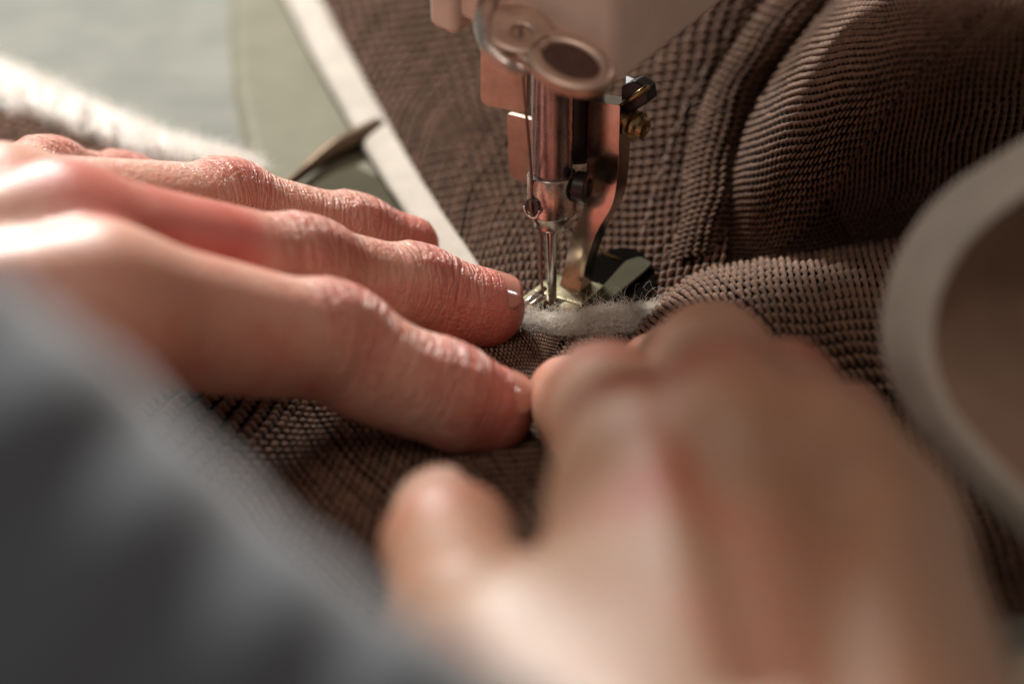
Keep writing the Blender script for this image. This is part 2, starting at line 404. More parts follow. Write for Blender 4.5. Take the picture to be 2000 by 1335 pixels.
BACK = [
    [(925, 690, 0.0), (1000, 690, 0.0), (1080, 680, 0.0), (1180, 660, 0.4), (1290, 640, 1.0), (1400, 625, 2.0)],
    [(905, 520, 0.4), (985, 515, 0.4), (1080, 510, 0.5), (1185, 500, 1.0), (1300, 490, 4.0), (1420, 470, 6.0)],
    [(825, 395, 0.8), (925, 385, 1.5), (1050, 372, 3.0), (1180, 360, 5.0), (1310, 345, 9.0), (1425, 330, 9.0)],
    [(745, 262, 1.0), (870, 248, 3.0), (1020, 232, 7.0), (1180, 212, 11.0), (1340, 188, 17.0), (1470, 160, 15.0)],
    [(680, 130, 1.2), (820, 112, 4.0), (1000, 92, 10.0), (1190, 65, 18.0), (1390, 30, 25.0), (1560, -10, 22.0)],
    [(615, 0, 1.4), (770, -22, 5.0), (970, -50, 13.0), (1190, -90, 24.0), (1440, -140, 32.0), (1640, -190, 28.0)],
    [(550, -140, 1.5), (720, -165, 6.0), (950, -200, 14.0), (1200, -250, 26.0), (1500, -320, 36.0), (1720, -380, 32.0)],
]
sh_back = Sheet(BACK)
woven('woven_panel', sh_back, 36, 52, garment)

# seam ridges running up the right side: three overlapping folded edges
def ridge(name, xs_lo, pts, nu, nv):
    return woven(name, Sheet(pts), nu, nv, garment)
RIDGE1 = [   # rows from the crease by the hands up to the top, columns left -> right
    [(1300, 520, 3.0), (1335, 508, 5.0), (1375, 503, 5.2), (1400, 505, 3.0)],
    [(1335, 420, 7.5), (1365, 408, 10.2), (1405, 401, 10.8), (1432, 400, 7.5)],
    [(1345, 310, 12.5), (1380, 295, 15.6), (1422, 284, 16.2), (1448, 282, 12.5)],
    [(1378, 200, 18.5), (1415, 180, 22.0), (1465, 165, 22.6), (1495, 160, 18.0)],
    [(1440, 90, 25.5), (1490, 65, 29.2), (1548, 43, 29.8), (1585, 35, 25.0)],
    [(1530, -30, 31.0), (1590, -60, 34.4), (1655, -85, 35.0), (1700, -95, 30.0)],
]
woven('folded_seam', Sheet(RIDGE1), 8, 44, garment)

ROLL = [     # the big soft roll on the right
    [(1385, 520, 1.0), (1470, 520, 2.0), (1580, 505, 2.0), (1700, 480, 2.0), (1840, 450, 2.0), (2050, 410, 2.0)],
    [(1410, 455, 5.0), (1500, 450, 9.0), (1610, 425, 11.0), (1730, 395, 12.0), (1870, 365, 12.0), (2060, 330, 12.0)],
    [(1418, 370, 10.0), (1510, 350, 19.0), (1620, 320, 25.0), (1740, 290, 28.0), (1880, 265, 29.0), (2070, 240, 29.0)],
    [(1440, 270, 14.0), (1535, 235, 28.0), (1640, 205, 38.0), (1760, 180, 43.0), (1900, 165, 45.0), (2080, 150, 45.0)],
    [(1490, 160, 18.0), (1580, 120, 33.0), (1680, 95, 46.0), (1790, 80, 53.0), (1920, 72, 56.0), (2090, 65, 56.0)],
    [(1545, 60, 20.0), (1630, 25, 33.0), (1720, 10, 48.0), (1820, 5, 56.0), (1940, 2, 60.0), (2100, 0, 60.0)],
    [(1600, -20, 20.0), (1680, -50, 30.0), (1765, -50, 44.0), (1850, -45, 52.0), (1960, -40, 56.0), (2110, -40, 56.0)],
    [(1650, -60, 12.0), (1730, -90, 16.0), (1810, -90, 28.0), (1890, -85, 34.0), (1990, -80, 38.0), (2120, -80, 38.0)],
]
woven('rolled_fabric', Sheet(ROLL), 60, 52, garment)

FRONT_RIDGE = [   # the low fold in front of the roll, behind the right hand
    [(1270, 600, 0.5), (1370, 535, 1.5), (1480, 512, 1.5), (1600, 500, 1.5), (1720, 480, 1.5), (1860, 450, 1.5)],
    [(1262, 622, 3.0), (1365, 556, 7.0), (1480, 535, 9.0), (1600, 524, 10.0), (1720, 510, 10.0), (1860, 490, 10.0)],
    [(1245, 650, 4.0), (1350, 590, 9.0), (1480, 572, 12.5), (1605, 566, 14.0), (1730, 556, 14.0), (1870, 540, 14.0)],
    [(1225, 685, 3.5), (1345, 640, 9.0), (1490, 625, 13.0), (1620, 622, 14.5), (1745, 614, 14.5), (1880, 600, 14.5)],
    [(1210, 730, 2.5), (1345, 705, 7.0), (1500, 690, 11.0), (1635, 686, 12.0), (1765, 680, 12.0), (1900, 670, 12.0)],
    [(1200, 800, 1.0), (1345, 790, 3.0), (1510, 775, 6.0), (1650, 770, 7.0), (1790, 765, 7.0), (1920, 755, 7.0)],
]
woven('folded_edge', Sheet(FRONT_RIDGE), 44, 15, garment)

FRONT = [    # towards the camera under the left hand, falling away over the table edge
    [(150, 640, 0.0), (640, 640, 0.0), (760, 640, 0.3), (880, 645, 1.2), (990, 648, 2.0), (1060, 652, 2.6), (1098, 660, 1.2)],
    [(60, 740, -0.5), (560, 740, 0.0), (720, 740, 0.2), (860, 735, 1.0), (970, 725, 2.0), (1040, 720, 2.6), (1072, 722, 1.0)],
    [(-40, 850, -1.5), (470, 850, 0.0), (660, 845, 0.0), (820, 835, 0.4), (950, 820, 1.4), (1020, 812, 2.0), (1056, 812, 0.6)],
    [(-160, 980, -4.0), (370, 980, -0.5), (590, 970, 0.5), (780, 955, 1.0), (930, 945, 1.4), (1040, 935, 1.2), (1110, 930, 0.3)],
    [(-280, 1120, -9.0), (260, 1120, -3.0), (510, 1110, -1.0), (730, 1100, 0.0), (920, 1090, 0.4), (1050, 1085, 0.0), (1180, 1080, -0.4)],
    [(-420, 1290, -18.0), (140, 1290, -9.0), (430, 1280, -6.0), (680, 1270, -4.0), (910, 1260, -3.0), (1080, 1250, -3.0), (1260, 1240, -3.0)],
    [(-560, 1480, -30.0), (20, 1480, -20.0), (350, 1470, -17.0), (630, 1460, -14.0), (900, 1450, -12.0), (1100, 1440, -12.0), (1300, 1430, -12.0)],
]
woven('front_panel', Sheet(FRONT), 60, 60, garment)
FRONT_R = [
    [(1104, 664, 0.6), (1160, 668, 1.2), (1230, 672, 1.2), (1330, 690, 0.6)],
    [(1076, 722, 0.8), (1140, 722, 1.5), (1220, 730, 1.4), (1330, 740, 0.8)],
    [(1054, 815, 0.4), (1130, 815, 1.0), (1220, 820, 1.0), (1340, 830, 0.6)],
    [(1090, 930, 0.0), (1160, 930, 0.4), (1250, 930, 0.4), (1360, 940, 0.2)],
]
woven('front_panel', Sheet(FRONT_R), 14, 18, garment)

RIGHT = [
    [(1180, 700, -0.5), (1400, 690, -0.3), (1650, 680, 0.0), (1900, 670, 0.0), (2200, 650, 0.0)],
    [(1190, 900, -0.8), (1420, 890, -0.6), (1690, 880, -0.4), (1960, 870, -0.4), (2260, 850, -0.4)],
    [(1210, 1130, -1.0), (1450, 1120, -1.0), (1740, 1110, -1.0), (2040, 1100, -1.0), (2340, 1080, -1.0)],
    [(1230, 1400, -6.0), (1490, 1390, -6.0), (1800, 1380, -6.0), (2110, 1370, -6.0), (2430, 1350, -6.0)],
]
woven('front_panel', Sheet(RIGHT), 56, 44, garment)
LEFT = [     # the woven strip behind the left hand
    [(-220, 420, 3.0), (-60, 440, 3.0), (120, 450, 2.6), (300, 455, 2.0), (470, 460, 1.0)],
    [(-220, 340, 5.0), (-60, 350, 5.0), (110, 370, 4.5), (260, 385, 3.5), (440, 400, 1.5)],
    [(-220, 260, 5.0), (-60, 275, 5.0), (90, 300, 4.5), (220, 330, 3.5), (400, 362, 1.5)],
    [(-220, 175, 3.5), (-60, 200, 3.5), (70, 228, 3.2), (190, 266, 2.6), (365, 330, 1.2)],
]
woven('woven_panel', Sheet(LEFT), 34, 18, garment)

# flat felt tape along the edge of the back panel
def strip(name, A, B, mat, parent, thick=1.2, n=80, m=10, rough=0.25, crown=0.5):
    """band between two 3-D edge lines, with a rounded crown and slightly uneven edges"""
    A = np.array(A, float); B = np.array(B, float)
    t = np.linspace(0, len(A) - 1, n); a = cr(A, t); b = cr(B, t)
    a += rng.normal(0, rough * 0.4, a.shape) * [1, 1, 0.3]; b += rng.normal(0, rough * 0.4, b.shape) * [1, 1, 0.3]
    T = np.gradient(a + b, axis=0); nrm = np.cross(b - a, T); nrm /= np.linalg.norm(nrm, axis=1)[:, None]
    if nrm[:, 2].mean() < 0: nrm = -nrm
    s = np.linspace(0, 1, m); prof = thick * np.sqrt(np.clip(1 - (2 * s - 1) ** 6, 0, 1)) + crown * (1 - (2 * s - 1) ** 2)
    top = a[:, None] * (1 - s)[None, :, None] + b[:, None] * s[None, :, None] + nrm[:, None] * prof[None, :, None]
    bot = a[:, None] * (1 - s)[None, :, None] + b[:, None] * s[None, :, None] - nrm[:, None] * 0.05
    V = np.concatenate([top, bot[:, ::-1]], axis=1).reshape(-1, 3); k = 2 * m
    q = np.arange(n - 1)[:, None]; l = np.arange(k)[None]
    F = np.stack([q * k + l, q * k + (l + 1) % k, (q + 1) * k + (l + 1) % k, (q + 1) * k + l], -1).reshape(-1, 4).tolist()
    F += [list(range(k)), list(range((n - 1) * k, n * k))[::-1]]
    return mesh(name, V, F, mat, parent)
tapeA = [P(440, -210, 0.4), P(545, -20, 0.4), P(605, 100, 0.4), P(665, 210, 0.4), P(735, 330, 0.3), P(800, 430, 0.3), P(870, 520, 0.3), P(960, 640, 0.1)]
tapeB = [P(540, -205, 2.2), P(622, -15, 2.2), P(690, 112, 2.0), P(752, 225, 1.8), P(815, 335, 1.6), P(872, 425, 1.3), P(932, 512, 1.0), P(1000, 630, 0.4)]
strip('edge_tape', tapeA, tapeB, M['tape'], garment, 0.9, 90, 12, 0.12, 0.15)

# fibres as thin tapering tubes
def fibres(starts, dirs, length, rad, seg, curl):
    VV, FF = [], []; base = 0
    a = np.arange(3) * 2 * np.pi / 3
    for p, d in zip(starts, dirs):
        L = length * rng.uniform(0.45, 1.5); n = seg
        pts = [np.array(p, float)]; d = np.array(d, float); d /= np.linalg.norm(d) + 1e-9
        ax = rng.normal(0, 1, 3)
        for _ in range(n - 1):
            d = d + np.cross(ax, d) * curl / n + rng.normal(0, curl * 0.25, 3); d /= np.linalg.norm(d); pts.append(pts[-1] + d * L / n)
        V, F = tube_data(pts, np.linspace(rad, rad * 0.5, n), 3, False)
        VV.append(V); FF.append(np.array(F) + base); base += len(V)
    return np.concatenate(VV), np.concatenate(FF)

# white wadding along the left edge
wadA = [P(-260, 60, 3.0), P(-60, 120, 3.2), P(60, 165, 3.2), P(170, 215, 2.8), P(290, 268, 2.2), P(420, 312, 1.2), P(520, 350, 0.5)]
wadB = [P(-260, 190, 4.5), P(-60, 205, 4.5), P(60, 232, 4.2), P(170, 272, 3.6), P(290, 320, 2.6), P(410, 350, 1.3), P(500, 370, 0.5)]
wad = strip('wool_padding', wadA, wadB, M['wool'], garment, 1.7, 160, 16, 1.6, 1.2)
n = 11000
t = rng.uniform(0, len(wadA) - 1.02, n); s_ = rng.uniform(-0.10, 0.95, n)
pa = cr(np.array(wadA), t); pb = cr(np.array(wadB), t)
hgt = 2.2 + 1.4 * (1 - (2 * s_ - 1) ** 2)
st = pa * (1 - s_)[:, None] + pb * s_[:, None] + np.array([0, 0, 1.0]) * (np.clip(hgt, 0.4, 9) * rng.uniform(0.3, 1.0, n))[:, None]
dr = (pa - pb) / np.linalg.norm(pa - pb, axis=1)[:, None] * rng.uniform(-0.2, 1.3, n)[:, None] + rng.normal(0, 0.6, (n, 3)) + [0, 0, 0.35]
V, F = fibres(st, dr, 3.4, 0.036, 6, 1.4)
mesh('loose_fibre', V, F, M['fibre'], wad)

# wool tuft under the presser foot
tuft_axis = np.array([P(1010, 622, 1.0), P(1050, 636, 1.2), P(1110, 640, 2.0), P(1170, 636, 3.0), P(1225, 630, 3.2), P(1290, 615, 2.0)])
V, F = tube_data(cr(tuft_axis, np.linspace(0, 5, 40)), np.interp(np.linspace(0, 5, 40), [0, 1, 2, 3, 4, 5], [0.5, 0.6, 1.0, 1.5, 1.4, 0.6]), 20)
V = V + rng.normal(0, 0.14, V.shape)
tuft = mesh('wool_padding', V, F, M['lint'], garment)
n = 10500
t = rng.beta(1.5, 1.2, n) * 5; c0 = cr(tuft_axis, t)
rr = np.interp(t, [0, 1, 2, 3, 4, 5], [0.7, 0.9, 1.7, 2.5, 2.4, 1.2])
dv = rng.normal(0, 1, (n, 3)); dv[:, 2] = np.abs(dv[:, 2]) * 0.9; dv /= np.linalg.norm(dv, axis=1)[:, None]
V, F = fibres(c0 + dv * (rr * rng.uniform(0.3, 1.0, n))[:, None], dv + rng.normal(0, 0.7, (n, 3)), 3.3, 0.029, 9, 3.2)
mesh('loose_fibre', V, F, M['lint_fibre'], tuft)
n = 260
t = rng.beta(1.3, 1.1, n) * 5; c0 = cr(tuft_axis, t); dv = rng.normal(0, 1, (n, 3)); dv[:, 2] = np.abs(dv[:, 2]) + 0.5; dv[:, 1] += 0.5
V, F = fibres(c0 + [0, 0, 1.0], dv, 6.5, 0.026, 12, 2.2)
mesh('loose_fibre', V, F, M['lint_fibre'], tuft)

n = 420
su, sv_ = rng.uniform(0.05, 0.95, n), rng.uniform(0.03, 0.55, n)
V, F = fibres(sh_back(su, sv_) + [0, 0, 0.35], rng.normal(0, 1, (n, 3)) * [1, 1, 0.5] + [0, 0, 0.5], 2.4, 0.022, 6, 1.6)
mesh('stray_fibre', V, F, M['stray'], garment)
# stitches on the seam
def stitch_line(us, vs, nst, name='seam_stitch'):
    t = np.linspace(0, len(us) - 1, nst * 2 + 1); X = sh_back(np.interp(t, range(len(us)), us), np.interp(t, range(len(vs)), vs)) + [-0.05, -0.35, 0.55]
    VV, FF = [], []; base = 0
    for i in range(nst):
        a, b = X[2 * i], X[2 * i + 1] * 0.35 + X[2 * i + 2] * 0.65
        tt = np.linspace(0, 1, 7); q = a[None] * (1 - tt)[:, None] + b[None] * tt[:, None]; q[:, 2] += 0.4 * np.sin(np.pi * tt) - 0.25
        V, F = tube_data(q, 0.19, 6); VV.append(V); FF += [[x + base for x in f] for f in F]; base += len(V)
    return mesh(name, np.concatenate(VV), FF, M['seam_thread'], garment)
stitch_line([0.72, 0.76, 0.80, 0.85, 0.90], [0.20, 0.32, 0.45, 0.60, 0.80], 16)

# ------------------------------------------------------------------ the sewing machine
YAW = math.radians(33)
e1 = np.array([math.cos(YAW), -math.sin(YAW), 0]); e2 = np.array([math.sin(YAW), math.cos(YAW), 0]); ez = np.array([0, 0, 1.0])
machine = empty('sewing_machine', (0, 0, 0), 'sewing machine with steel needle bar, presser foot and beige head over the cloth', 'sewing machine')
# bed
bedz = -1.2
def slab(name, pts, z0, z1, mat, parent, bev=0.5, seg=3):
    return prism(name, [np.array([*p[:2], z1]) for p in pts], (0, 0, z0 - z1), mat, parent, bev, seg)
bed_pts = [P(520, 560, bedz), P(470, 330, bedz), P(438, 180, bedz), P(432, 60, bedz), P(455, -300, bedz), P(2600, -300, bedz), P(2400, 640, bedz), P(1700, 900, bedz), P(1000, 860, bedz), P(640, 760, bedz)]
slab('bed', bed_pts, -40, bedz, M['bed'], machine, 5.0, 8)
slide = prism('slide_plate', [P(560, 372, -0.7), P(690, 322, -0.7), P(900, 420, -0.7), P(1000, 640, -0.7), P(800, 700, -0.7), P(640, 560, -0.7)], (0, 0, -0.45), M['slide'], machine, 0.2)
# dark bar lying across the bed by the slide plate
pA, pB, pC, pD = P(520, 392, 0.6), P(600, 330, 0.8), P(660, 288, 1.0), P(740, 250, 1.2)
tube('bed_lever', cr(np.array([pA, pB, pC, pD]), np.linspace(0, 3, 30)), np.interp(np.linspace(0, 3, 30), [0, 1, 2, 3], [0.7, 1.1, 1.9, 2.0]), M['bronze'], machine, 14)

# head casting: a rounded box, yawed like the rest of the machine
hc = PD(1200, 178, 368)                     # nearest lower corner of the head
hp = lambda a, b, z: hc + e1 * a + e2 * b + ez * (z - 0.20 * a + 0.10 * b if z < 30 else z)
def rounded_rect(x0, x1, y0, y1, r, k=8):
    out = []
    for cx, cy, a0 in ((x1 - r, y0 + r, -90), (x1 - r, y1 - r, 0), (x0 + r, y1 - r, 90), (x0 + r, y0 + r, 180)):
        for i in range(k + 1):
            a = math.radians(a0 + 90 * i / k); out.append((cx + r * math.cos(a), cy + r * math.sin(a)))
    return out
prism('head', [hp(a, b, 0.0) for a, b in rounded_rect(-31, 0, 0, 60, 2.2)], (0, 0, 90), M['head'], machine, 1.4, 4)
prism('arm', [hp(a, b, 84.0) for a, b in rounded_rect(-88, 240, -2, 62, 8)], (0, 0, 200), M['head'], machine, 4.0, 4)  # unseen above the frame; widened and heightened to shade the right hand
# rounded boss at the left of the head
prism('head_boss', [hp(a, b, -2.0) for a, b in rounded_rect(-31.5, -26.5, -1.6, 8, 1.4)], (0, 0, 60), M['head'], machine, 1.0, 4)
# thread guide: stadium plate with a rim and two holes, held under the front edge of the head
gp0 = PD(1113, 116, 362)
tilt = math.radians(20)
g1 = e1 * math.cos(0.26) - ez * math.sin(0.26); gnrm = ez * math.cos(tilt) - e2 * math.sin(tilt); gnrm = gnrm - g1 * np.dot(gnrm, g1); gnrm /= np.linalg.norm(gnrm); g2 = np.cross(gnrm, g1)
def ring_mesh(name, outer, inner, thick, mat, parent, bev=0.35):
    n = len(outer); V = []
    for zz in (0, -thick):
        V += [gp0 + g1 * a + g2 * b + gnrm * zz for a, b in outer]; V += [gp0 + g1 * a + g2 * b + gnrm * zz for a, b in inner]
    F = []
    for i in range(n):
        j = (i + 1) % n
        F += [[i, j, n + j, n + i], [2 * n + i, 3 * n + i, 3 * n + j, 2 * n + j], [i, 2 * n + i, 2 * n + j, j], [n + i, n + j, 3 * n + j, 3 * n + i]]
    o = mesh(name, V, F, mat, parent, smooth=True); bevel(o, bev, 3, 40); return o
def oval(cx, cy, rx, ry, n=48, p=1.0, rot=0):
    out = []
    for i in range(n):
        a = 2 * math.pi * i / n; x, y = rx * math.cos(a), ry * math.sin(a)
        out.append((cx + x, cy + y))
    return out
guide = empty('placeholder', (0, 0, 0), None, None); bpy.data.objects.remove(guide)
hull = [(7.2 * math.cos(a) * (1 if math.cos(a) > 0 else 0.62) + (-9.4 if math.cos(a) < 0 else 0.2), 4.6 * math.sin(a) * (1 if math.cos(a) > 0 else 0.86) + (0.8 if math.cos(a) < 0 else 0)) for a in np.linspace(0, 2 * math.pi, 56, endpoint=False)]
prism('guide_bracket', [gp0 + g1 * a * 0.93 + g2 * b - gnrm * 0.5 for a, b in hull], -gnrm * 1.9, M['plate'], machine, 0.5, 3)
ring_mesh('thread_guide', oval(0.0, 0, 6.8, 4.9), oval(0.1, 0.1, 4.5, 2.8), 2.4, M['plate'], machine, 0.7)
ring_mesh('thread_guide', oval(-9.4, 0.8, 5.4, 4.6), oval(-8.6, 0.4, 1.4, 1.2), 2.0, M['plate'], machine, 0.6)
prism('guide_socket', [gp0 + g1 * a + g2 * b - gnrm * 0.46 for a, b in oval(0.1, 0.1, 4.6, 2.9, 32)], -gnrm * 0.5, M['socket'], machine, 0)  # dark disc drawn as the shaded inside of the hole
tube('guide_arm', [gp0 + g1 * -17.0 + g2 * 4.5 - gnrm * 0.5, gp0 + g1 * -14.5 + g2 * -1.0 - gnrm * 0.8, gp0 + g1 * -11.5 + g2 * -4.2 - gnrm * 1.0, gp0 + g1 * -8.0 + g2 * -5.0 - gnrm * 1.2, gp0 + g1 * -4 + g2 * -5.0 - gnrm * 1.2], [1.6, 1.5, 1.2, 1.0, 0.7], M['steel'], machine, 12)

# needle bar, clamp, needle (all on the vertical through the origin, the bar leaning a hair)
lean = np.array([-0.006, 0.0, 1.0]); lean /= np.linalg.norm(lean)
def onaxis(s): return lean * s
H_cl0 = 16.6; H_cl1 = 24.3
lathe('needle_bar', onaxis(0), lean, [(H_cl1 - 0.5, 3.1), (H_cl1 + 0.2, 3.2), (90, 3.2)], M['bar'], machine)
clamp = lathe('needle_clamp', onaxis(0), lean, [(H_cl0 - 1.6, 1.3), (H_cl0 - 1.55, 2.5), (H_cl0 - 1.2, 2.9), (H_cl0 - 0.1, 3.05), (H_cl0 + 0.9, 3.7), (H_cl0 + 1.3, 3.85), (H_cl1 - 0.35, 3.95), (H_cl1, 3.7), (H_cl1 + 0.05, 3.1)], M['steel'], machine)
# thread eye on the left front of the clamp
ec = onaxis(H_cl0 + 3.4) + np.array([-3.0, -2.9, 0])
aa = np.linspace(math.radians(190), math.radians(350), 24)
en = np.array([-0.55, -0.83, 0]); es = np.array([0.83, -0.55, 0])
tube('thread_eye', [ec + es * 1.45 * math.cos(x) + ez * 1.9 * math.sin(x) + en * 0.35 for x in aa], 0.26, M['needle'], clamp, 8)
lathe('eye_opening', ec + en * 0.02, en, [(-0.6, 1.25), (0.25, 1.25), (0.27, 0.0)], M['black'], clamp, 24)
# clamp screw on the right of the bar
sa = np.array([0.93, -0.36, 0.0])
lathe('clamp_screw', onaxis(H_cl0 + 6.0) + sa * 2.6, sa, [(0, 1.5), (1.2, 1.5), (1.25, 2.3), (1.5, 2.5), (3.2, 2.5), (3.4, 2.3), (3.45, 1.6), (3.0, 1.5), (3.0, 0.0)], M['black'], machine, 32)
# needle: shank, blade with the long groove side catching light
needle = lathe('needle', onaxis(0), lean, [(-3.0, 0.25), (-0.5, 0.72), (9.0, 0.78), (13.0, 0.86), (15.2, 1.05), (18.5, 1.12)], M['needle'], machine, 24)

# steel plates of the mechanism behind the bar, left
pl0 = np.array([0, 0, 0]) + e2 * 9.0
def plate(name, px, back, mat, ext=1.6, bev=0.5, parent=None, off=np.zeros(3)):
    p0 = e2 * back + off
    return prism(name, [onplane(a, b, p0, e2) for a, b in px], e2 * ext, mat, parent or machine, bev, 4)
def rpoly(px, r, k=5):
    """round the corners of a pixel outline"""
    out = []; n = len(px)
    for i in range(n):
        p0, p1, p2 = (np.array(px[(i + d) % n], float) for d in (-1, 0, 1))
        rr = r[i] if isinstance(r, (list, tuple)) else r
        d0 = (p0 - p1); d2 = (p2 - p1); l0, l2 = np.linalg.norm(d0), np.linalg.norm(d2); q = min(rr, l0 * 0.45, l2 * 0.45)
        a, b = p1 + d0 / l0 * q, p1 + d2 / l2 * q
        for j in range(k + 1):
            t_ = j / k; out.append(tuple((1 - t_) ** 2 * a + 2 * t_ * (1 - t_) * p1 + t_ ** 2 * b))
    return out
plate('guard_plate', rpoly([(938, 40), (938, 205), (1028, 222), (1030, 60)], [2, 18, 14, 2]), 7.0, M['plate'], 1.2, 0.45)
plate('guard_plate', rpoly([(990, 221), (994, 345), (1060, 372), (1062, 240)], [7, 14, 8, 2]), 8.5, M['plate'], 1.0, 0.35)
# black presser bar between the bar and the foot
pb0 = onplane(1122, 300, e2 * 8.5, e2); 
lathe('presser_bar', np.array([pb0[0], pb0[1], 0]), ez, [(24, 4.2), (24.2, 4.4), (95, 4.4)], M['black'], machine, 40)

# presser foot: bent shank, sole, two toes
foot = prism('presser_foot', [onplane(a, b, e2 * 5.2 + e1 * 3.0, e2) for a, b in rpoly(
    [(1150, 196), (1211, 206), (1208, 330), (1199, 400), (1165, 452), (1148, 500), (1132, 572), (1090, 562), (1098, 540), (1118, 450), (1132, 425), (1139, 410), (1145, 330)],
    [8, 5, 30, 30, 30, 40, 2, 2, 20, 20, 6, 10, 20])], e2 * 3.4, M['foot'], machine, 0.45, 4)
def fq(a, b, z): return e1 * a + e2 * b + ez * z
# sole: the shank turns forward into a plate, split in two toes that turn up at the front
def toe(a0, a1, name='foot_toe', curl=1.0, tip=-6.6):
    prof = [(9.0, 1.0), (5.0, 0.85), (0.0, 0.8), (tip + 2.4, 0.8), (tip + 1.0, 1.05), (tip + 0.2, 1.7 * curl), (tip - 0.2, 2.6 * curl)]
    V = []; 
    for b, z in prof:
        for a in (a0, a1):
            V.append(fq(a, b, z + 0.7))
    for b, z in prof:
        for a in (a0, a1):
            V.append(fq(a, b, z - 0.25 if b > tip + 1.5 else z - 0.25))
    n = len(prof); F = []
    for i in range(n - 1):
        F += [[2 * i, 2 * i + 1, 2 * i + 3, 2 * i + 2], [2 * n + 2 * i, 2 * n + 2 * i + 2, 2 * n + 2 * i + 3, 2 * n + 2 * i + 1],
              [2 * i, 2 * i + 2, 2 * n + 2 * i + 2, 2 * n + 2 * i], [2 * i + 1, 2 * n + 2 * i + 1, 2 * n + 2 * i + 3, 2 * i + 3]]
    F += [[0, 2 * n, 2 * n + 1, 1], [2 * n - 2, 2 * n - 1, 4 * n - 1, 4 * n - 2]]
    o = mesh(name, V, F, M['brass_foot'], foot, smooth=True); bevel(o, 0.3, 3, 35); return o
M['brass_foot'] = metal_material('foot_sole_steel', (0.60, 0.54, 0.36), 0.22, 0.07)
toe(-5.2, -1.25)
toe(1.25, 4.6, tip=-3.5)
prism('foot_sole', [fq(-4.6, 1.6, 1.8), fq(4.6, 1.6, 1.8), fq(4.6, 9.0, 2.2), fq(-3.0, 9.0, 2.2)], (0, 0, -1.4), M['brass_foot'], foot, 0.3)
heel = prism('foot_heel', [onplane(a, b, e2 * 4.6 + e1 * 2.0, e2) for a, b in ((1090, 561), (1131, 571), (1122, 604), (1082, 598))], e2 * 4.0, M['brass_foot'], foot, 0.4)
# hinge rods seen to the left of the needle
for (x0, y0, x1, y1) in ((1006, 608, 1066, 562), (1018, 612, 1064, 576)):
    tube('foot_spring', [P(x0, y0, 2.6), P((x0 + x1) / 2, (y0 + y1) / 2 - 1, 3.4), P(x1, y1, 4.4)], 0.38, M['foot'], foot, 8)
# screw block on the right of the shank
blk = prism('foot_clamp', [onplane(a, b, e2 * 7.5 + e1 * 6, e2) for a, b in ((1214, 168), (1240, 158), (1262, 172), (1266, 200), (1225, 226), (1212, 205))], e2 * 3.0, M['black'], machine, 0.3)
prism('clamp_cap', [onplane(a, b, e2 * (7.2 + q) + e1 * 6, e2) for a, b, q in ((1222, 146, 5.2), (1262, 163, 4.2), (1254, 174, 2.4), (1222, 198, 0.0))], (0, 0, -0.6), M['cap'], machine, 0.15)
tube('clamp_edge', [onplane(1212, 208, e2 * 6.9 + e1 * 6, e2), onplane(1266, 170, e2 * 6.9 + e1 * 6, e2)], 0.5, M['brass'], machine, 8)
sb = onplane(1226, 236, e2 * 7.0 + e1 * 6, e2); ax = np.array([0.80, -0.55, -0.22])
lathe('foot_screw', sb, ax, [(-1.0, 1.3), (0.3, 1.3), (0.4, 2.1), (0.9, 2.2), (1.2, 1.6), (1.5, 1.6), (1.6, 2.3), (2.1, 2.35), (2.5, 1.7), (3.3, 1.6), (3.4, 0.9), (3.0, 0.8), (3.0, 0)], M['brass'], machine, 24)
# flat guide finger behind the foot, over the dark gap in the cloth
prism('cloth_guide', [P(*q) for q in rpoly([(1170, 604, 1.4), (1140, 598, 1.6), (1222, 508, 5.0), (1250, 499, 5.6), (1276, 512, 5.6), (1258, 530, 4.8)], 9)][::-1], (0, 0, -0.5), M['slide'], machine, 0.25)
tube('guide_wire', [P(1168, 482, 7.0), P(1185, 497, 5.6), P(1212, 508, 4.6)], 0.35, M['brass'], machine, 8)
prism('feed_slot', [P(*q) for q in rpoly([(1140, 600, 0.9), (1150, 500, 2.0), (1230, 475, 5.0), (1285, 520, 5.0), (1270, 585, 2.4), (1200, 618, 1.6)], 38)][::-1], (0, 0, -0.5), M['void'], machine, 0.1)  # black sheet drawn as the shade inside the cloth gap

# ------------------------------------------------------------------ thread
th = cr(np.array([gp0 + g1 * -8.9 + g2 * 1.2 + gnrm * 0.5, gp0 + g1 * -9.0 + g2 * 0.6 - gnrm * 2.6, ec + en * 0.6 + ez * 6, ec + en * 0.55 - ez * 0.5, onaxis(15.0) + np.array([-1.9, -1.6, 0]), onaxis(8.0) + np.array([-1.75, -1.3, 0]), onaxis(2.6) + np.array([-1.3, -0.9, 0]), onaxis(0.8) + np.array([-0.3, -0.6, 0])]), np.linspace(0, 7, 90))
tho = tube('thread', th, 0.24, M['thread'], None, 8)
props(tho, 'thin brown sewing thread running from the thread guide down to the needle', 'thread')

